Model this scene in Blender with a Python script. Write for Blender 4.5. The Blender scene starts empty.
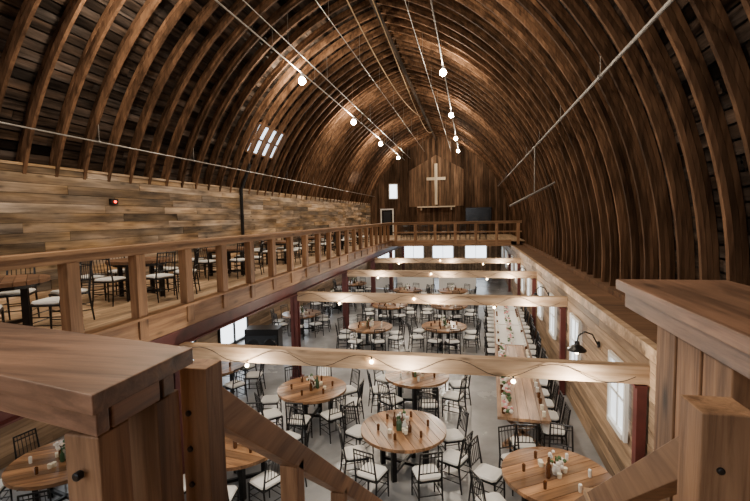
import bpy, math, random
from mathutils import Vector, Matrix, Euler
random.seed(7)
R=random.random
def U(a,b): return a+(b-a)*random.random()

# ---------------- materials ----------------
def nt(name):
    m=bpy.data.materials.new(name); m.use_nodes=True
    t=m.node_tree; b=t.nodes['Principled BSDF']; return m,t,b
def wood(name,dark,light,axis='X',scale=1.0,rough=.6,var=.5,bump=.15,spec=.3,blotch=.3,knots=0,sat=.0):
    m,t,b=nt(name); N=t.nodes; L=t.links
    tc=N.new('ShaderNodeTexCoord'); mp=N.new('ShaderNodeMapping')
    s={'X':(.7,11,11),'Y':(11,.7,11),'Z':(11,11,.7)}[axis]
    mp.inputs['Scale'].default_value=[v*scale for v in s]
    geo=N.new('ShaderNodeNewGeometry')
    vm=N.new('ShaderNodeVectorMath'); vm.operation='ADD'
    sc=N.new('ShaderNodeVectorMath'); sc.operation='SCALE'; sc.inputs[0].default_value=(13,29,17)
    L.new(geo.outputs['Random Per Island'],sc.inputs['Scale'])
    L.new(tc.outputs['Object'],mp.inputs['Vector']); L.new(mp.outputs[0],vm.inputs[0]); L.new(sc.outputs[0],vm.inputs[1])
    n=N.new('ShaderNodeTexNoise'); n.inputs['Scale'].default_value=1.6; n.inputs['Detail'].default_value=6; n.inputs['Roughness'].default_value=.65
    n.inputs['Distortion'].default_value=.6
    L.new(vm.outputs[0],n.inputs['Vector'])
    r=N.new('ShaderNodeValToRGB'); r.color_ramp.elements[0].position=.3; r.color_ramp.elements[1].position=.72
    r.color_ramp.elements[0].color=(*dark,1); r.color_ramp.elements[1].color=(*light,1)
    L.new(n.outputs['Fac'],r.inputs['Fac'])
    hv=N.new('ShaderNodeHueSaturation')
    mr=N.new('ShaderNodeMapRange'); mr.inputs['To Min'].default_value=1-var*.6; mr.inputs['To Max'].default_value=1+var*.6
    L.new(geo.outputs['Random Per Island'],mr.inputs['Value'])
    val=mr.outputs[0]
    mp2=N.new('ShaderNodeMapping'); mp2.inputs['Scale'].default_value={'X':(.6,2.4,2.4),'Y':(2.4,.6,2.4),'Z':(2.4,2.4,.6)}[axis]
    va=N.new('ShaderNodeVectorMath'); va.operation='ADD'
    L.new(tc.outputs['Object'],mp2.inputs['Vector']); L.new(mp2.outputs[0],va.inputs[0]); L.new(sc.outputs[0],va.inputs[1])
    n2=N.new('ShaderNodeTexNoise'); n2.inputs['Scale'].default_value=1.3; n2.inputs['Detail'].default_value=4
    L.new(va.outputs[0],n2.inputs['Vector'])
    m2=N.new('ShaderNodeMapRange'); m2.inputs['From Min'].default_value=.3; m2.inputs['From Max'].default_value=.7
    m2.inputs['To Min'].default_value=1-blotch; m2.inputs['To Max'].default_value=1+blotch*.6
    L.new(n2.outputs['Fac'],m2.inputs['Value'])
    mu=N.new('ShaderNodeMath'); mu.operation='MULTIPLY'; L.new(val,mu.inputs[0]); L.new(m2.outputs[0],mu.inputs[1]); val=mu.outputs[0]
    if knots:
        mp3=N.new('ShaderNodeMapping'); mp3.inputs['Scale'].default_value={'X':(2,6,6),'Y':(6,2,6),'Z':(6,6,2)}[axis]
        vb=N.new('ShaderNodeVectorMath'); vb.operation='ADD'
        L.new(tc.outputs['Object'],mp3.inputs['Vector']); L.new(mp3.outputs[0],vb.inputs[0]); L.new(sc.outputs[0],vb.inputs[1])
        vo=N.new('ShaderNodeTexVoronoi'); vo.inputs['Scale'].default_value=.8; L.new(vb.outputs[0],vo.inputs['Vector'])
        m3=N.new('ShaderNodeMapRange'); m3.inputs['From Min'].default_value=.05; m3.inputs['From Max'].default_value=.2; m3.inputs['To Min'].default_value=1-knots; m3.inputs['To Max'].default_value=1
        L.new(vo.outputs['Distance'],m3.inputs['Value'])
        mv=N.new('ShaderNodeMath'); mv.operation='MULTIPLY'; L.new(val,mv.inputs[0]); L.new(m3.outputs[0],mv.inputs[1]); val=mv.outputs[0]
    L.new(val,hv.inputs['Value'])
    if sat:
        ms=N.new('ShaderNodeMapRange'); ms.inputs['From Min'].default_value=.3; ms.inputs['From Max'].default_value=.7
        ms.inputs['To Min'].default_value=1-sat; ms.inputs['To Max'].default_value=1.05
        n3=N.new('ShaderNodeTexNoise'); n3.inputs['Scale'].default_value=.9; L.new(va.outputs[0],n3.inputs['Vector']); L.new(n3.outputs['Fac'],ms.inputs['Value']); L.new(ms.outputs[0],hv.inputs['Saturation'])
    L.new(r.outputs[0],hv.inputs['Color']); L.new(hv.outputs[0],b.inputs['Base Color'])
    b.inputs['Roughness'].default_value=rough; b.inputs['Specular IOR Level'].default_value=spec
    if bump>0:
        bp=N.new('ShaderNodeBump'); bp.inputs['Strength'].default_value=bump; bp.inputs['Distance'].default_value=.01
        L.new(n.outputs['Fac'],bp.inputs['Height']); L.new(bp.outputs[0],b.inputs['Normal'])
    return m
def plain(name,c,rough=.5,metal=0,noise=.0,nscale=5,spec=.5):
    m,t,b=nt(name); b.inputs['Base Color'].default_value=(*c,1)
    b.inputs['Roughness'].default_value=rough; b.inputs['Metallic'].default_value=metal
    b.inputs['Specular IOR Level'].default_value=spec
    if noise>0:
        N=t.nodes;L=t.links; tc=N.new('ShaderNodeTexCoord'); n=N.new('ShaderNodeTexNoise'); n.inputs['Scale'].default_value=nscale; n.inputs['Detail'].default_value=5
        L.new(tc.outputs['Object'],n.inputs['Vector']); r=N.new('ShaderNodeValToRGB')
        r.color_ramp.elements[0].position=.3; r.color_ramp.elements[1].position=.7
        r.color_ramp.elements[0].color=(*[v*(1-noise) for v in c],1); r.color_ramp.elements[1].color=(*[min(1,v*(1+noise)) for v in c],1)
        L.new(n.outputs['Fac'],r.inputs['Fac']); L.new(r.outputs[0],b.inputs['Base Color'])
    return m
def emis(name,c,s):
    m,t,b=nt(name); b.inputs['Base Color'].default_value=(*c,1)
    b.inputs['Emission Color'].default_value=(*c,1); b.inputs['Emission Strength'].default_value=s; return m

M_rib=wood('rib_wood',(.040,.020,.011),(.17,.090,.048),'Z',.5,.85,.9,blotch=.6,spec=.08)
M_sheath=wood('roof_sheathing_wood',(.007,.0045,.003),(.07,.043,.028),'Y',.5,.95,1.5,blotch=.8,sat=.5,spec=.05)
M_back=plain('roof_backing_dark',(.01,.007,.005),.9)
M_plank=wood('loft_wall_plank_wood',(.115,.062,.028),(.45,.29,.145),'Y',.55,.7,1.0,blotch=.7,knots=.6,sat=.45,spec=.2)
M_lowplank=wood('lower_wall_plank_wood',(.20,.125,.07),(.52,.36,.23),'Y',.5,.6,.7)
M_gable=wood('gable_board_wood',(.04,.022,.013),(.135,.078,.046),'Z',.5,.85,.9,blotch=.5,spec=.08)
M_gable2=wood('gable_panel_wood',(.09,.052,.032),(.23,.14,.085),'Z',.5,.85,.8,blotch=.5,spec=.08)
M_deck=wood('loft_deck_wood',(.33,.21,.12),(.64,.45,.29),'Y',.5,.5,.4)
M_railY=wood('rail_wood_y',(.20,.095,.045),(.50,.29,.15),'Y',.7,.55,.35,knots=.5)
M_railX=wood('rail_wood_x',(.20,.095,.045),(.50,.29,.15),'X',.7,.55,.35,knots=.5)
M_post=wood('post_wood',(.18,.085,.04),(.46,.26,.135),'Z',.7,.55,.4,knots=.5)
M_capX=wood('cap_rail_wood_x',(.11,.055,.033),(.37,.20,.12),'X',1.1,.42,.25,.25,spec=.5,blotch=.55,knots=.7)
M_capY=wood('cap_rail_wood_y',(.11,.055,.033),(.37,.20,.12),'Y',1.1,.42,.25,.25,spec=.5,blotch=.55,knots=.7)
M_fpost=wood('stair_post_wood',(.13,.062,.030),(.47,.265,.14),'Z',1.2,.55,.35,.35,blotch=.55,knots=.8)
M_beam=wood('cross_beam_wood',(.36,.22,.12),(.70,.50,.33),'X',.6,.6,.2,knots=.5,blotch=.4)
M_steel=plain('oxide_red_steel',(.11,.026,.022),.5,.1,.3,3)
M_joist=wood('joist_wood',(.09,.045,.022),(.23,.12,.065),'X',.5,.7,.4)
M_black=plain('black_metal',(.012,.011,.011),.35,.3)
M_seat=plain('white_cushion',(.84,.83,.80),.8)
M_ttop=wood('table_top_wood',(.12,.052,.022),(.44,.235,.11),'Y',1.0,.28,.8,.1,.5,blotch=.5)
M_ltop=wood('farm_table_wood',(.19,.10,.055),(.48,.30,.18),'Y',1.0,.4,.8,.1,blotch=.4)
M_white=plain('white_paint',(.8,.78,.74),.5)
M_linen=plain('white_linen',(.85,.83,.79),.9)
M_conduit=plain('galvanised_conduit',(.26,.24,.22),.45,.6)
M_rope=plain('hemp_rope',(.35,.24,.13),.9)
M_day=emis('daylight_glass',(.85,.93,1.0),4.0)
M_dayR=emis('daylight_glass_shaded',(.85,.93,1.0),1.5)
M_sky=emis('skylight_glass',(.70,.84,1.0),3.0)
M_bulb=emis('warm_bulb',(1,.88,.70),160)
M_small=emis('string_bulb',(1,.76,.46),45)
M_red=emis('red_led',(1,.05,.02),8)
M_glassA=plain('amber_glass',(.10,.035,.01),.08)
M_glassG=plain('green_glass',(.05,.10,.05),.1)
M_candle=plain('candle_wax',(.85,.78,.62),.5)
M_leaf=plain('greenery',(.07,.14,.05),.7,0,.4,30)
M_flow=plain('white_flower',(.85,.80,.74),.8)
M_pink=plain('pink_flower',(.75,.30,.30),.8)
M_dark=plain('dark_screen',(.008,.008,.009),.2)
M_cloth=plain('speaker_cloth',(.02,.022,.025),.9)
M_crossw=wood('cross_wood',(.50,.40,.28),(.75,.65,.50),'Z',.8,.6,.2)

def concrete():
    m,t,b=nt('polished_concrete'); N=t.nodes;L=t.links
    tc=N.new('ShaderNodeTexCoord'); n=N.new('ShaderNodeTexNoise'); n.inputs['Scale'].default_value=.7; n.inputs['Detail'].default_value=8; n.inputs['Roughness'].default_value=.6
    L.new(tc.outputs['Object'],n.inputs['Vector']); r=N.new('ShaderNodeValToRGB')
    r.color_ramp.elements[0].position=.3; r.color_ramp.elements[1].position=.7
    r.color_ramp.elements[0].color=(.22,.225,.235,1); r.color_ramp.elements[1].color=(.43,.435,.445,1)
    L.new(n.outputs['Fac'],r.inputs['Fac']); L.new(r.outputs[0],b.inputs['Base Color'])
    mr=N.new('ShaderNodeMapRange'); mr.inputs['To Min'].default_value=.15; mr.inputs['To Max'].default_value=.35
    L.new(n.outputs['Fac'],mr.inputs['Value']); L.new(mr.outputs[0],b.inputs['Roughness'])
    return m
M_conc=concrete()

# ---------------- mesh builder ----------------
class MB:
    def __init__(s): s.v=[];s.f=[];s.m=[];s.mats=[]
    def mi(s,m):
        if m not in s.mats: s.mats.append(m)
        return s.mats.index(m)
    def add(s,vs,fs,m):
        o=len(s.v); s.v+= [tuple(v) for v in vs]; k=s.mi(m)
        for f in fs: s.f.append([i+o for i in f]); s.m.append(k)
    def box(s,x0,x1,y0,y1,z0,z1,m):
        vs=[(x0,y0,z0),(x1,y0,z0),(x1,y1,z0),(x0,y1,z0),(x0,y0,z1),(x1,y0,z1),(x1,y1,z1),(x0,y1,z1)]
        s.add(vs,[(0,3,2,1),(4,5,6,7),(0,1,5,4),(1,2,6,5),(2,3,7,6),(3,0,4,7)],m)
    def prism(s,poly,z0,z1,m):
        n=len(poly); vs=[(x,y,z0) for x,y in poly]+[(x,y,z1) for x,y in poly]
        s.add(vs,[tuple(range(n-1,-1,-1)),tuple(range(n,2*n))]+[(j,(j+1)%n,n+(j+1)%n,n+j) for j in range(n)],m)
    def beam(s,p,q,w,h,m,up=(0,0,1)):
        p=Vector(p);q=Vector(q);d=(q-p).normalized();u=Vector(up)
        if abs(d.dot(u))>.99:u=Vector((0,1,0))
        r=d.cross(u).normalized();u=r.cross(d).normalized()
        vs=[]
        for c in (p,q):
            for a,b in((-1,-1),(1,-1),(1,1),(-1,1)): vs.append(c+r*(a*w/2)+u*(b*h/2))
        s.add(vs,[(0,1,2,3),(7,6,5,4),(0,4,5,1),(1,5,6,2),(2,6,7,3),(3,7,4,0)],m)
    def cyl(s,p,q,r0,r1,n,m,caps=True):
        p=Vector(p);q=Vector(q);d=(q-p).normalized();u=Vector((0,0,1)) if abs(d.z)<.9 else Vector((0,1,0))
        a=d.cross(u).normalized();b=d.cross(a).normalized();vs=[]
        for c,r in((p,r0),(q,r1)):
            for i in range(n):
                t=2*math.pi*i/n; vs.append(c+a*(r*math.cos(t))+b*(r*math.sin(t)))
        fs=[(i,(i+1)%n,n+(i+1)%n,n+i) for i in range(n)]
        if caps: fs+= [tuple(range(n-1,-1,-1)),tuple(range(n,2*n))]
        s.add(vs,fs,m)
    def lathe(s,c,prof,n,m):
        c=Vector(c);vs=[]
        for r,z in prof:
            for i in range(n):
                t=2*math.pi*i/n; vs.append(c+Vector((r*math.cos(t),r*math.sin(t),z)))
        fs=[]
        for k in range(len(prof)-1):
            for i in range(n): fs.append((k*n+i,k*n+(i+1)%n,(k+1)*n+(i+1)%n,(k+1)*n+i))
        fs.append(tuple(range(n-1,-1,-1))); k=(len(prof)-1)*n; fs.append(tuple(range(k,k+n)))
        s.add(vs,fs,m)
    def ball(s,c,r,m,n=8,k=5,sz=1):
        prof=[(max(.001,r*math.sin(math.pi*i/k)),-r*sz*math.cos(math.pi*i/k)) for i in range(k+1)]
        s.lathe(c,prof,n,m)
    def tube(s,pts,r,n,m):
        for a,b in zip(pts[:-1],pts[1:]): s.cyl(a,b,r,r,n,m)
    def mesh(s,name):
        me=bpy.data.meshes.new(name); me.from_pydata(s.v,[],s.f)
        for m in s.mats: me.materials.append(m)
        me.polygons.foreach_set('material_index',s.m); me.update(); return me
    def obj(s,name,loc=(0,0,0),rz=0,bevel=0):
        o=bpy.data.objects.new(name,s.mesh(name)); bpy.context.collection.objects.link(o)
        o.location=loc;o.rotation_euler=(0,0,rz)
        if bevel:
            b=o.modifiers.new('bevel','BEVEL'); b.width=bevel; b.segments=2
        return o
def inst(name,me,loc,rz=0):
    o=bpy.data.objects.new(name,me); bpy.context.collection.objects.link(o); o.location=loc;o.rotation_euler=(0,0,rz); return o

# ---------------- building constants ----------------
CX=-2.7; ZC=4.5
XL=-8.5; XW=-8.2; XE=-4.8; XR=2.30; YB=36.0; YF=-4.0
DECK=3.0
A0,AR,AH=2.07,8.07,-1.2+ZC
PH0=math.asin((-1.75+1.2)/AR); PH1=math.asin(7.8/AR)
def arc(side,ph,off=0):
    r=AR-off
    return CX+side*(r*math.cos(ph)-A0), AH+r*math.sin(ph)
def arch_z(x,off=0):
    w=abs(x-CX)+A0; r=AR-off
    return AH+math.sqrt(max(0,r*r-w*w))

mb=MB(); mb.box(XL-.3,XR+1.2,YF,YB+.3,-.2,0,M_conc); mb.obj('floor')

# roof shell
mb=MB(); NS=60
for side in(-1,1):
    n=40
    for i in range(n):
        a=PH0+(PH1-PH0)*i/n;b=PH0+(PH1-PH0)*(i+1)/n
        x0,z0=arc(side,a,-.06);x1,z1=arc(side,b,-.06)
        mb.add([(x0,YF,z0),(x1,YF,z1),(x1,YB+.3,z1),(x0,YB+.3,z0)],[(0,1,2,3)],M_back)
    for i in range(NS):
        a=PH0+(PH1-PH0)*(i+.07)/NS;b=PH0+(PH1-PH0)*(i+.93)/NS
        y=YF+U(-3,0)
        while y<YB:
            ln=U(1.6,4.5); ye=min(YB+.2,y+ln); ys=max(y,YF)
            y=ye+.01
            if ye<=ys: continue
            j=U(0,.02)
            X0,Z0=arc(side,a,j);X1,Z1=arc(side,b,j)
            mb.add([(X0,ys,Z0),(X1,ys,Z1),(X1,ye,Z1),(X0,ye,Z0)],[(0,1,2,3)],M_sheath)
roof=mb.obj('ceiling')

# ribs
mb=MB(); y=YF+.2; n=26; RD=.215
while y<YB-.1:
    for side in(-1,1):
        s0=PH0 if side>0 else math.asin((1.0+1.2)/AR)
        for lay in range(3):
            o0=.02+lay*RD/3; o1=o0+RD/3-.006; wd=.072-.012*(lay==1)
            vs=[]
            for i in range(n+1):
                ph=s0+(PH1-s0)*i/n
                xa,za=arc(side,ph,o0);xb,zb=arc(side,ph,o1)
                vs+=[(xa,y-wd/2,za),(xa,y+wd/2,za),(xb,y+wd/2,zb),(xb,y-wd/2,zb)]
            fs=[]
            for i in range(n):
                for k in range(4):
                    fs.append((i*4+k,i*4+(k+1)%4,(i+1)*4+(k+1)%4,(i+1)*4+k))
            fs.append((0,1,2,3)); fs.append((n*4+3,n*4+2,n*4+1,n*4))
            mb.add(vs,fs,M_rib)
    y+=.66
mb.obj('roof_ribs')
mb=MB(); mb.box(CX-.04,CX+.04,YF+.1,YB-.1,ZC+6.02,ZC+6.2,M_sheath)
mb.obj('ridge_hay_track')

def skylight(name,y0,y1,h0,h1):
    mb=MB()
    p0=math.asin((h0+1.2)/AR);p1=math.asin((h1+1.2)/AR);k=5
    for i in range(k):
        a=p0+(p1-p0)*i/k;b=p0+(p1-p0)*(i+1)/k
        x0,z0=arc(-1,a,.035);x1,z1=arc(-1,b,.035)
        mb.add([(x0,y0,z0),(x1,y0,z1),(x1,y1,z1),(x0,y1,z0)],[(0,1,2,3)],M_sky)
    for ph in(p0,(p0+p1)/2,p1):
        x,z=arc(-1,ph,.05); mb.beam((x,y0,z),(x,y1,z),.06,.06,M_joist)
    for yy in(y0,y1):
        x0,z0=arc(-1,p0,.05);x1,z1=arc(-1,p1,.05); mb.beam((x0,yy,z0),(x1,yy,z1),.06,.06,M_joist)
    return mb.obj(name)
skylight('window_1',14.5,16.6,2.45,3.4); skylight('window_2',27.4,29.8,2.4,3.1)

def planks_x(mb,x,t,y0,y1,z0,z1,bw,mat):
    z=z0
    while z<z1-.01:
        ze=min(z1,z+bw); y=y0-U(0,2)
        while y<y1:
            ye=min(y1,y+U(1.4,4.2)); ys=max(y0,y)
            if ye>ys:
                d=U(0,.014)
                mb.box(x-t/2-d,x+t/2+d,ys+.004,ye-.004,z+.004,ze-.004,mat)
            y=ye
        z=ze
def planks_y(mb,y,t,x0,x1,zf,z0,bw,mat):
    x=x0
    while x<x1-.01:
        xe=min(x1,x+bw); d=U(0,.03)
        zt0,zt1=zf(x),zf(xe); g=.01
        vs=[(x+g,y-t/2-d,z0),(xe-g,y-t/2-d,z0),(xe-g,y+t/2,z0),(x+g,y+t/2,z0),
            (x+g,y-t/2-d,zt0),(xe-g,y-t/2-d,zt1),(xe-g,y+t/2,zt1),(x+g,y+t/2,zt0)]
        mb.add(vs,[(0,3,2,1),(4,5,6,7),(0,1,5,4),(1,2,6,5),(2,3,7,6),(3,0,4,7)],mat)
        x=xe
WT=ZC+1.10
mb=MB(); planks_x(mb,XW,.05,YF,YB,DECK,WT,.19,M_plank)
planks_x(mb,XL,.05,YF,YB,0,DECK-.3,.2,M_lowplank)
mb.box(XL-.12,XL-.05,YF,YB,0,WT,M_back)
mb.box(XL+.1,XW+.05,YF,YB,WT,WT+.05,M_plank)
mb.obj('wall_left')
mb=MB(); planks_x(mb,XR+.05,.05,YF,YB,0,2.55,.2,M_lowplank)
mb.box(XR+.09,XR+.16,YF,YB,0,2.6,M_back)
mb.obj('wall_right')
mb=MB(); mb.box(XR-.02,XR+.1,2.7,YB-9.3,2.58,2.76,M_beam); mb.obj('trim_1')
mb=MB(); mb.box(XR+.1,XR+1.1,YF,YB,2.66,2.74,M_joist)
mb.box(XR+.66,XR+1.09,YF,YB,2.745,2.86,M_joist); mb.obj('trim_2')
mb=MB(); planks_y(mb,YB,.05,XL,XR+.99,lambda x:arch_z(x)-.01,DECK,.22,M_gable)
planks_y(mb,YB,.05,XL,XR,lambda x:DECK,0,.22,M_lowplank)
planks_y(mb,YB-.06,.05,-4.9,-.6,lambda x:ZC+4.9-.55*abs(x-CX),ZC+.8,.2,M_gable2)
for x in(-4.95,-.6): mb.box(x-.06,x+.06,YB-.16,YB-.03,ZC+.8,ZC+3.7,M_gable)
mb.box(XL,XR+.99,YB+.05,YB+.12,0,ZC+1,M_back)
n=24
for i in range(n):
    xa=XL+(XR+.99-XL)*i/n; xb=XL+(XR+.99-XL)*(i+1)/n
    mb.add([(xa,YB+.1,ZC),(xb,YB+.1,ZC),(xb,YB+.1,arch_z(xb)),(xa,YB+.1,arch_z(xa))],[(0,1,2,3)],M_back)
mb.obj('wall_back')
mb=MB()
planks_y(mb,YF,.05,XL,-6.2,lambda x:arch_z(x)-.01,0,.22,M_gable)
planks_y(mb,YF,.05,.8,XR+.99,lambda x:arch_z(x)-.01,0,.22,M_gable)
planks_y(mb,YF,.05,-6.2,.8,lambda x:4.0,0,.22,M_gable)  # unseen end wall kept low here; opening added so sky light fills the hall
for x in(-6.2,-3.87,-1.53,.8): mb.box(x-.05,x+.05,YF-.06,YF+.06,4,arch_z(x)-.05,M_white)
mb.obj('wall_front')

# decks
mb=MB()
def deck(mb,x0,x1,y0,y1):
    x=x0
    while x<x1-.01:
        xe=min(x1,x+.15); y=y0
        while y<y1-.01:
            ye=min(y1,y+U(2.5,4.5)); mb.box(x+.002,xe-.002,y+.002,ye-.002,DECK-.04,DECK,M_deck); y=ye
        x=xe
deck(mb,XL,XE,YF,YB)
deck(mb,XE,XR+.8,26.8,YB)
deck(mb,XE,-.9,YF,1.15); deck(mb,-.9,.6,YF,1.0); deck(mb,.6,XR,YF,2.5); mb.obj('loft_floor')
mb=MB(); y=YF+.1
while y<YB:
    mb.box(XL+.05,XE-.06,y-.025,y+.025,DECK-.25,DECK-.045,M_joist); y+=.6
y=27
while y<YB:
    mb.box(XE+.1,XR,y-.025,y+.025,DECK-.25,DECK-.045,M_joist); y+=.6
mb.obj('floor_joists')
mb=MB(); mb.box(XE-.05,XE+.05,1.2,26.8,DECK-.3,DECK+.06,M_railY)
mb.box(XE+.06,XR,26.7,26.8,DECK-.3,DECK+.06,M_railX); mb.obj('loft_rim_beam')
CY=[1.3,6.4,11.5,16.6,21.7,26.8,31.9]
mb=MB()
def ibeamY(mb,x,y0,y1,z0,z1,w,m):
    mb.box(x-w/2,x+w/2,y0,y1,z0,z0+.025,m);mb.box(x-w/2,x+w/2,y0,y1,z1-.025,z1,m);mb.box(x-.01,x+.01,y0,y1,z0,z1,m)
ibeamY(mb,XE-.05,1.2,YB-.2,DECK-.60,DECK-.31,.2,M_steel)
mb.obj('steel_girder')
for cy in CY:
    mb=MB()
    x=XE-.05; z1=DECK-.61
    mb.box(x-.1,x+.1,cy-.1,cy-.075,0,z1,M_steel);mb.box(x-.1,x+.1,cy+.075,cy+.1,0,z1,M_steel);mb.box(x-.012,x+.012,cy-.1,cy+.1,0,z1,M_steel)
    mb.box(x-.16,x+.16,cy-.16,cy+.16,0,.025,M_steel);mb.box(x-.14,x+.14,cy-.14,cy+.14,z1-.02,z1,M_steel)
    mb.obj('steel_column')
for cy in CY[1:6]:
    mb=MB()
    x=XR-.08
    mb.box(x-.05,x+.07,cy-.07,cy+.07,0,2.2,M_steel); mb.box(x-.09,x+.07,cy-.11,cy+.11,0,.03,M_steel); mb.box(x-.09,x+.07,cy-.11,cy+.11,2.17,2.2,M_steel); mb.obj('steel_column')
for k,cy in enumerate(CY[1:5]):
    mb=MB(); mb.box(XE+.055,XR+.02,cy-.08,cy+.08,2.21,2.46,M_beam)
    mb.obj('cross_beam',bevel=.01)
    mb=MB(); pts=[];x=XE+.1;i=0
    while x<XR-.1:
        t=i*.55; pts.append((x,cy-.1+.012*math.sin(t*3),2.33+.11*math.sin(t))); x+=.12;i+=1
    mb.tube(pts,.005,4,M_black)
    for j in range(10,len(pts),17):
        p=pts[j]; mb.cyl((p[0],p[1],p[2]),(p[0],p[1]-.01,p[2]-.05),.012,.012,6,M_black); mb.ball((p[0],p[1]-.012,p[2]-.072),.032,M_small)
    mb.obj('string_lights')
    for xx in(-3.4,-.9,1.4):
        l=bpy.data.lights.new('string_glow','POINT'); l.energy=42; l.color=(1,.92,.80); l.shadow_soft_size=.06
        o=bpy.data.objects.new('string_light_glow',l); o.location=(xx,cy-.3,2.2); bpy.context.collection.objects.link(o)
for y in(4,9,14,19,24,30):  # added fixtures and point lights under the loft, to brighten the lower floor
    mb=MB(); mb.lathe((-6.7,y,DECK-.31),[(.16,.05),(.17,.0),(.14,-.01)],16,M_white); mb.ball((-6.7,y,DECK-.34),.05,M_small)
    mb.obj('added_fill_lamp')
    l=bpy.data.lights.new('added_fill','POINT'); l.energy=45; l.color=(1,.88,.72); l.shadow_soft_size=.1
    o=bpy.data.objects.new('added_fill_glow',l); o.location=(-6.7,y,DECK-.5); bpy.context.collection.objects.link(o)

# loft railings
mb=MB(); y=4.42-1.12*3; RT_=DECK+1.17
while y<26.8:
    mb.box(XE-.06,XE+.08,y-.09,y+.09,DECK-.22,RT_-.15,M_post); y+=1.12
mb.box(XE-.11,XE+.11,1.2,26.85,RT_-.045,RT_,M_railY)
mb.box(XE-.05,XE+.06,1.2,26.8,RT_-.15,RT_-.045,M_railY)
mb.box(XE-.08,XE+.12,1.2,26.8,DECK+.06,DECK+.10,M_railY)
mb.obj('loft_railing',bevel=.006)
mb=MB(); x=XE+.3
while x<XR+.5:
    mb.box(x-.08,x+.08,26.68,26.82,DECK-.22,DECK+1.02,M_post); x+=1.2
mb.box(XE+.12,XR+.6,26.64,26.86,RT_-.045,RT_,M_railX);mb.box(XE+.12,XR+.6,26.7,26.8,RT_-.15,RT_-.045,M_railX)
mb.box(XE+.12,XR+.6,26.7,26.8,DECK+.5,DECK+.58,M_railX)
mb.obj('loft_railing')

# ---------------- foreground guard + stair ----------------
ZT=ZC-.385
mb=MB()
sk=.2
def fy(x,y): return y+sk*(-.83-x)
mb.prism([(-.83,.80),(-.83,1.17),(-4.7,fy(-4.7,1.17)),(-4.7,fy(-4.7,.80))],ZT-.05,ZT,M_capX)
for a,b in((.83,.87),(1.06,1.11)):
    mb.prism([(-.86,fy(-.86,a)),(-.86,fy(-.86,b)),(-4.7,fy(-4.7,b)),(-4.7,fy(-4.7,a))],ZT-.12,ZT-.055,M_capX)
mb.box(-.91,-.86,.885,1.055,ZT-.12,ZT-.055,M_capY)
for x in(-.97,-2.2,-3.4,-4.6):
    mb.box(x,x+.10,fy(x,.82),fy(x,.92),DECK-.3,ZT-.125,M_fpost)
    mb.box(x,x+.10,fy(x,1.02),fy(x,1.12),DECK-.3,ZT-.125,M_fpost)
for z in(3.6,3.75,3.9): mb.cyl((-.915,.84,z),(-.915,.82,z),.012,.012,8,M_black)
mb.obj('guard_rail_cap',bevel=.006)
ZT=ZC-.40
mb=MB()
mb.box(.86,1.45,.2,2.9,ZT-.06,ZT,M_capY)
mb.box(.90,.95,.3,2.86,ZT-.16,ZT-.065,M_capY)
mb.box(.96,1.42,2.8,2.85,ZT-.16,ZT-.065,M_capX)
for y in(1.8,2.03,2.26): mb.box(.93,1.12,y,y+.21,DECK-.3,ZT-.165,M_fpost)
mb.box(1.3,1.42,1.8,2.47,DECK-.3,ZT-.165,M_fpost)
mb.obj('guard_rail_cap',bevel=.006)
sl=.824
def staircase():
    mb=MB()
    ye=4.75
    for x,yn,w,k in((-.875,1.27,.095,.545),(.655,1.33,.13,.54)):
        zr=lambda y: ZC-(-k+sl*y)
        mb.box(x-w/2,x+w/2,yn-w/2,yn+w/2,DECK-.4,zr(yn)+.03,M_fpost)
        mb.beam((x,yn+w/2-.03,zr(yn+w/2)-.07),(x,ye,zr(ye)-.07),.09,.11,M_railY)
        y=yn+.7
        while y<ye-.3:
            mb.box(x-.045,x+.045,y-.045,y+.045,zr(y)-1.15,zr(y)-.13,M_fpost); y+=.75
        mb.box(x-w/2,x+w/2,ye-.06,ye+.06,0,zr(ye)+.02,M_fpost)
        mb.beam((x,1.2,DECK-.1),(x,ye,DECK-.1-sl*(ye-1.2)),.06,.3,M_railY)
        for z in(zr(yn)-.12,zr(yn)-.24,zr(yn)-.36):
            mb.cyl((x-.02,yn-w/2-.008,z),(x-.02,yn-w/2+.01,z),.010,.010,10,M_black)
    n=16
    for i in range(n):
        z=DECK-(i+1)*DECK/(n+1); y=1.05+(i+1)*(DECK/sl)/(n+1)
        mb.box(-.84,.62,y-.14,y+.14,z-.04,z,M_fpost)
    return mb.obj('staircase',bevel=.005)
staircase()

# ---------------- ceiling fixtures ----------------
def conduit(x,h,y0=YF+.2,y1=YB-.2,r=.015):
    mb=MB(); mb.cyl((x,y0,ZC+h),(x,y1,ZC+h),r,r,8,M_conduit)
    y=y0+2
    while y<y1:
        mb.cyl((x,y,ZC+h),(x,y,arch_z(x)-.1),.005,.005,4,M_conduit)
        mb.cyl((x,y-.03,ZC+h),(x,y+.03,ZC+h),r*1.6,r*1.6,8,M_conduit); y+=3.3
    mb.obj('ceiling_conduit')
conduit(-5.2,4.6,r=.02);conduit(-4.75,4.7,r=.012);conduit(-.9,5.1,r=.02);conduit(-1.5,5.1,r=.012);conduit(2.1,2.25,r=.026);conduit(-7.75,1.72,r=.016);conduit(-3.6,5.2,r=.01)
mb=MB(); mb.cyl((2.1,15.7,ZC+2.2),(2.1,15.7,ZC+.7),.02,.02,8,M_conduit); mb.cyl((2.75,15.7,ZC+1.05),(1.3,15.7,ZC+.3),.035,.035,8,M_conduit)
mb.obj('conduit_brace')
mb=MB(); pts=[(CX-.2,5+i*1.2,ZC+5.9-.9*math.sin(math.pi*i/18)) for i in range(19)]
mb.tube(pts,.018,6,M_rope); pts=[(CX+.25+.3*math.sin(i*.2),8+i*1.3,ZC+5.9-1.6*math.sin(math.pi*i/18)) for i in range(19)]
mb.tube(pts,.015,6,M_rope); mb.obj('hay_trolley_rope')
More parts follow.
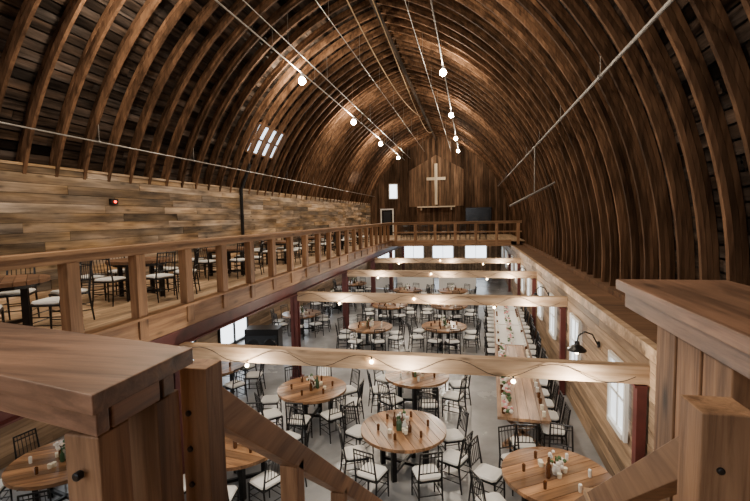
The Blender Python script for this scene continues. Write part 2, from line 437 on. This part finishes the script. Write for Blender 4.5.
def lamp(x,y,h,e=330):
    mb=MB(); z=ZC+h
    mb.cyl((x,y,z+.15),(x,y,z+.02),.03,.05,10,M_black)
    mb.lathe((x,y,z),[(.05,.04),(.07,.02),(.09,-.0)],14,M_conduit)
    mb.ball((x,y,z-.10),.115,M_bulb,14,10)
    mb.obj('ceiling_lamp')
    l=bpy.data.lights.new('bulb','POINT'); l.energy=e; l.color=(1,.84,.64); l.shadow_soft_size=.08
    o=bpy.data.objects.new('ceiling_lamp_light',l); o.location=(x,y-.25,z-.05); bpy.context.collection.objects.link(o)
for y in(1.5,7.2,13.5,19.8,26,32.5): lamp(-5.2,y,4.45,460)
for y in(2.5,9,15.5,22,28.6,34): lamp(-.9,y,4.95,300)

# ---------------- windows / doors ----------------
def win_x(name,x,side,y0,y1,z0,z1,mat,nm=1):
    mb=MB(); s=side
    def bx(ya,yb,za,zb,d0,d1,m): 
        xa,xb=sorted((x+s*d0,x+s*d1)); mb.box(xa,xb,ya,yb,za,zb,m)
    bx(y0,y1,z0,z1,.03,.04,mat)
    bx(y0-.08,y0,z0-.08,z1+.08,.03,.08,M_white);bx(y1,y1+.08,z0-.08,z1+.08,.03,.08,M_white)
    bx(y0,y1,z1,z1+.08,.03,.08,M_white);bx(y0,y1,z0-.08,z0,.03,.10,M_white)
    for i in range(1,nm+1):
        yy=y0+(y1-y0)*i/(nm+1); bx(yy-.02,yy+.02,z0,z1,.04,.06,M_white)
    zz=(z0+z1)/2; bx(y0,y1,zz-.02,zz+.02,.04,.06,M_white)
    mb.obj(name)
k=1
for y in(4.2,7.4,10.3,13.0,15.3,18.2,20.3,23.2,25.4,29.5,33):
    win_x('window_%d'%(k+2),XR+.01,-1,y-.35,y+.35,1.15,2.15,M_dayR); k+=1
for y in(2.5,5.2,7.8,18.5,21,25,30):
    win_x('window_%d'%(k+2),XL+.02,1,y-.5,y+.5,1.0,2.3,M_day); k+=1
for i,y in enumerate((11.0,14.3)):
    mb=MB()
    mb.box(XL+.04,XL+.06,y-.95,y+.95,.1,2.2,M_day)
    for yy in(y-1,y-.04,y+.92): mb.box(XL+.04,XL+.11,yy,yy+.08,0,2.25,M_black)
    for zz in(0,.95,2.2): mb.box(XL+.05,XL+.10,y-1,y+1,zz,zz+.08,M_black)
    mb.obj('door_%d'%(i+1))
for i,x in enumerate((-7,-4.6,-2.2,.4)):
    mb=MB(); mb.box(x-.8,x+.8,YB-.06,YB-.05,.9,2.3,M_day)
    mb.box(x-.9,x-.8,YB-.1,YB-.04,.8,2.38,M_white);mb.box(x+.8,x+.9,YB-.1,YB-.04,.8,2.38,M_white);mb.box(x-.8,x+.8,YB-.1,YB-.04,2.3,2.38,M_white);mb.box(x-.8,x+.8,YB-.12,YB-.04,.8,.9,M_white);mb.box(x-.02,x+.02,YB-.09,YB-.05,.9,2.3,M_white)
    mb.obj('window_%d'%(k+2)); k+=1
mb=MB(); x=-6.2;mb.box(x-.3,x+.3,YB-.06,YB-.05,6.05,7.15,M_day)
for a,b,c,d in((x-.37,x-.3,5.98,7.22),(x+.3,x+.37,5.98,7.22),(x-.3,x+.3,5.98,6.05),(x-.3,x+.3,7.15,7.22)): mb.box(a,b,YB-.1,YB-.04,c,d,M_white)
mb.obj('window_%d'%(k+2)); k+=1
mb=MB(); x=-6.75;mb.box(x-.45,x+.45,YB-.08,YB-.06,3.01,5.1,M_dark);mb.box(x-.3,x+.3,YB-.09,YB-.08,4.1,4.95,M_cloth)
for a,b,c,d in((x-.55,x-.45,3.01,5.2),(x+.45,x+.55,3.01,5.2),(x-.45,x+.45,5.1,5.2)): mb.box(a,b,YB-.11,YB-.06,c,d,M_white)
mb.obj('door_3')
mb=MB(); mb.box(CX-.11,CX+.11,YB-.22,YB-.12,ZC+.95,ZC+4.2,M_crossw);mb.box(CX-.75,CX-.115,YB-.22,YB-.12,ZC+2.9,ZC+3.12,M_crossw);mb.box(CX+.115,CX+.75,YB-.22,YB-.12,ZC+2.9,ZC+3.12,M_crossw)
mb.obj('wooden_cross')
mb=MB(); mb.box(CX-1.5,CX+1.5,YB-.4,YB-.1,ZC+.72,ZC+.82,M_crossw); 
for s in(-1.2,1.2): mb.box(CX+s-.05,CX+s+.05,YB-.3,YB-.1,ZC+.5,ZC+.72,M_crossw)
mb.obj('wall_shelf')
mb=MB(); mb.box(-.4,1.6,YB-.16,YB-.04,3.95,5.15,M_black);mb.box(-.35,1.55,YB-.17,YB-.16,4.0,5.1,M_dark); mb.obj('wall_mounted_screen')
mb=MB(); pts=[(XW+.12,14.6,DECK),(XW+.12,14.6,WT),(XW+.45,14.7,WT+.9)]; mb.tube(pts,.06,10,M_black)
for z in(3.6,4.6,5.4): mb.lathe((XW+.12,14.6,z),[(.07,0),(.07,.05)],10,M_black)
mb.obj('vent_pipe')
mb=MB(); mb.box(XW+.03,XW+.1,8.7,8.9,4.92,5.05,M_black); mb.ball((XW+.11,8.8,4.98),.03,M_red); mb.obj('emergency_light')

def sconce(y,z=2.0):
    mb=MB(); x=XR
    mb.cyl((x,y,z+.1),(x-.03,y,z+.1),.06,.06,12,M_black)
    pts=[(x-.03,y,z+.1),(x-.12,y,z+.28),(x-.25,y,z+.33),(x-.36,y,z+.25),(x-.38,y,z+.12)]
    mb.tube(pts,.014,6,M_black)
    mb.lathe((x-.38,y,z),[(.17,-.03),(.16,0),(.09,.06),(.05,.08),(.04,.14)],16,M_black)
    mb.ball((x-.38,y,z-.06),.04,M_small); mb.obj('gooseneck_wall_lamp')
for y in(8.6,13.9,18.9,24): sconce(y)

# ---------------- furniture ----------------
def chair_mesh():
    mb=MB()
    for sx in(-1,1):
        mb.cyl((sx*.19,.19,0),(sx*.185,.185,.44),.012,.017,6,M_black)
        mb.cyl((sx*.19,-.24,0),(sx*.185,-.19,.44),.012,.017,6,M_black)
        mb.cyl((sx*.185,-.19,.44),(sx*.17,-.265,.93),.017,.013,6,M_black)
        for z in(.17,.28): mb.cyl((sx*.188,.186,z),(sx*.188,-.21,z),.008,.008,5,M_black)
    for z,y in((.2,.187),(.31,.187),(.22,-.215)): mb.cyl((-.185,y,z),(.185,y,z),.008,.008,5,M_black)
    mb.box(-.2,.2,-.2,.2,.42,.445,M_black)
    vs=[];fs=[]
    prof=[(.185,.446),(.2,.465),(.19,.488),(.13,.5)]
    for r,z in prof:
        c=.05
        for a,b in((r-c,-r),(r,-r+c),(r,r-c),(r-c,r),(-r+c,r),(-r,r-c),(-r,-r+c),(-r+c,-r)): vs.append((a,b,z))
    for k in range(3):
        for i in range(8): fs.append((k*8+i,k*8+(i+1)%8,(k+1)*8+(i+1)%8,(k+1)*8+i))
    fs.append(tuple(range(24,32))); mb.add(vs,fs,M_seat)
    def by(z): return -.19-.075*(z-.44)/.49
    for z,r in((.92,.014),(.85,.009),(.58,.010)): mb.cyl((-.175,by(z),z),(.175,by(z),z),r,r,6,M_black)
    for i in range(5):
        x=-.12+.06*i; mb.cyl((x,by(.58),.58),(x,by(.92),.92),.006,.006,5,M_black)
    return mb.mesh('dining_chair')
CH=chair_mesh()
def round_table_mesh(r,name,topm):
    mb=MB(); z0,z1=.70,.755; n=9; bw=2*r/n
    for i in range(n):
        xa=-r+i*bw+.004; xb=-r+(i+1)*bw-.004
        pts=[]
        K=6
        for k in range(K+1):
            x=xa+(xb-xa)*k/K; pts.append((x,math.sqrt(max(0,r*r-x*x))))
        poly=[(x,-y) for x,y in pts]+[(x,y) for x,y in reversed(pts)]
        mb.prism(poly,z0,z1,topm)
    mb.lathe((0,0,0),[(r-.02,.69),(r-.02,.698)],32,M_black)
    mb.lathe((0,0,0),[(r-.12,.64),(r-.12,.689)],28,M_black)
    for k in range(4):
        a=math.pi/4+k*math.pi/2; c,s=math.cos(a),math.sin(a)
        mb.beam((c*.42,s*.42,0),(c*.42,s*.42,.64),.08,.08,M_black)
        mb.beam((c*.42,s*.42,.12),(0,0,.12),.05,.05,M_black)
    return mb.mesh(name)
RT=round_table_mesh(.76,'round_dining_table',M_ttop)
RT2=round_table_mesh(.6,'round_loft_table',M_joist)
def center_mesh(v):
    random.seed(v*11+3); mb=MB()
    def bottle(x,y,h,m): mb.lathe((x,y,0),[(.03,0),(.034,.02),(.034,h*.55),(.012,h*.75),(.012,h),(.014,h+.01)],10,m)
    for i in range(5): bottle(U(-.2,.2),U(-.2,.2),U(.16,.28),random.choice([M_glassA,M_glassA,M_glassG]))
    for i in range(4):
        x,y=U(-.24,.24),U(-.24,.24); mb.lathe((x,y,0),[(.03,0),(.035,.07)],10,M_candle)
    mb.lathe((0,0,0),[(.05,0),(.06,.05),(.045,.12),(.05,.14)],12,M_white)
    for i in range(20):
        a=U(0,6.3);r=U(.01,.12);mb.ball((r*math.cos(a),r*math.sin(a),U(.15,.29)),U(.015,.035),random.choice([M_leaf,M_leaf,M_flow,M_flow]),6,4)
    for i in range(6):
        a=i*1.05+.2; x,y=.45*math.cos(a),.45*math.sin(a); mb.lathe((x,y,0),[(.022,0),(.026,.1),(.018,.11)],8,random.choice([M_glassA,M_white]))
    return mb.mesh('table_centerpiece')
CM=[center_mesh(i) for i in range(3)]
random.seed(21)
placed=[]
cols=[(XE-.05,c) for c in CY]+[(XR-.08,c) for c in CY[1:6]]
def chair(x,y,z,rz,lim=.44):
    if x>XR-.35 or x<(XW if z>1 else XL)+.35: return
    for a,b,c in placed:
        if abs(c-z)<1 and (a-x)**2+(b-y)**2<lim*lim: return
    if z<1:
        for a,b in cols:
            if (a-x)**2+(b-y)**2<.42**2: return
    placed.append((x,y,z)); inst('dining_chair',CH,(x,y,z),rz)
def place_round(x,y,z=0,n=8,me=RT,r=.76,center=True,name='round_dining_table'):
    inst(name,me,(x,y,z),U(0,3.14)); off=U(0,.7)
    for i in range(n):
        a=off+2*math.pi*i/n+U(-.07,.07); rr=r+U(.10,.26)
        chair(x+rr*math.cos(a),y+rr*math.sin(a),z,a+math.pi/2+U(-.15,.15))
    if center: inst('table_centerpiece',random.choice(CM),(x,y,z+.757),U(0,6.2))
T=[(-1.18,7.5),(-3.45,9.0),(-3.85,6.5),(1.2,6.5),(-1.26,10.2),(-6.37,5.55),(-6.5,10.0),(-6.6,16.3),(-3.4,14.6),(-3.4,18.4),(-.9,15.0),(-.9,18.6),(-6.6,20.3),(-6.6,24.3),(-3.2,22.4),(-.9,22.4)]
for i,(x,y) in enumerate(T): place_round(x,y,0,8)
def farm_mesh():
    mb=MB(); L=2.36;W=.95
    for i in range(5):
        x=-W/2+i*W/5; mb.box(x+.004,x+W/5-.004,-L/2,L/2,.70,.755,M_ltop)
    for y in(-L/2+.35,L/2-.35):
        mb.box(-.4,.4,y-.05,y+.05,.62,.695,M_ltop);mb.box(-.38,.38,y-.05,y+.05,0,.07,M_ltop)
        mb.beam((-.32,y,.07),(.32,y,.62),.07,.07,M_ltop);mb.beam((.32,y,.07),(-.32,y,.62),.07,.07,M_ltop)
    mb.box(-.04,.04,-L/2+.4,L/2-.4,.28,.36,M_ltop)
    return mb.mesh('farm_table')
FT=farm_mesh()
for i in range(5):
    y=9.4+2.4*i; x=1.0+.10*i
    inst('farm_table',FT,(x,y,0),-.042)
    for s in(-1,1):
        if s<0 and i<2: continue
        for j in range(4):
            chair(x+s*(.50+U(0,.05)),y-.88+.59*j,0,(math.pi/2 if s>0 else -math.pi/2)+U(-.05,.05))
    mb=MB(); ox=-.28 if i<2 else 0
    for q in range(80):
        yy=U(-1.15,1.15); rr=U(.018,.045); mb.ball((ox+U(-.08,.08),yy,rr+.006+U(0,.05)),rr,random.choice([M_leaf,M_flow,M_flow,M_pink]),6,4)
    if i>=2: mb.box(-.42,.42,-1.17,1.17,0.001,.006,M_linen)
    for q in range(8):
        yy=-1.03+.295*q
        for s in(-1,1): mb.lathe((s*.36,yy,0.007),[(.03,0),(.034,.1)],8,random.choice([M_glassA,M_candle,M_white]))
    o=mb.obj('table_runner_garland',(x,y,.757),-.042)
chair(.9,7.9,0,0.1)
for i,x in enumerate((-6,-3.4,-.8)):
    mb=MB(); mb.box(-1.1,1.1,-.4,.4,.72,.76,M_linen);mb.box(-1.1,1.1,-.42,-.39,.02,.76,M_linen);mb.box(-1.12,-1.1,-.42,.4,.02,.76,M_linen);mb.box(1.1,1.12,-.42,.4,.02,.76,M_linen)
    for q in range(40): mb.ball((U(-.95,.95),U(-.2,.2),.8+U(0,.15)),U(.03,.07),random.choice([M_pink,M_flow,M_leaf]),6,4)
    mb.obj('banquet_table',(x,27.6,0))
for x,y in((-6.3,4.7),(-6.5,7.6),(-6.5,10.8),(-6.5,14),(-6.5,17.2),(-6.5,20.4),(-6.5,23.6)):
    place_round(x,y,DECK,6,RT2,.6,False,'round_loft_table')
for i in range(9):
    for j in range(2):
        chair(-4.2+i*.62,28.2+j*1.0,DECK,math.pi+U(-.1,.1))
mb=MB(); mb.box(-.55,.55,-.3,.3,.05,.95,M_black);mb.box(-.5,.5,-.32,-.3,.1,.75,M_cloth)
for s in(-.27,.27): mb.cyl((s,-.335,.42),(s,-.32,.42),.2,.22,20,M_black)
for s in(-.45,.45):
    for t in(-.22,.22): mb.cyl((s,t,0),(s,t,.05),.03,.03,8,M_black)
mb.obj('speaker_cabinet',(-6.7,13.2,0),.2)

# ---------------- world / camera ----------------
w=bpy.data.worlds.new('World'); bpy.context.scene.world=w; w.use_nodes=True
bg=w.node_tree.nodes['Background']; bg.inputs[0].default_value=(.90,.94,1,1); bg.inputs[1].default_value=2.3
cam=bpy.data.cameras.new('Camera'); co=bpy.data.objects.new('Camera',cam); bpy.context.collection.objects.link(co)
cam.sensor_width=36; cam.lens=36*440/750; cam.clip_start=.05
psi=math.radians(12.3); th=math.radians(4.29); roll=math.radians(-1.1)
Mx=Matrix.Rotation(psi,4,'Z')@Matrix.Rotation(math.pi/2-th,4,'X')@Matrix.Rotation(roll,4,'Z')
co.matrix_world=Matrix.Translation((0,0,ZC))@Mx
bpy.context.scene.camera=co
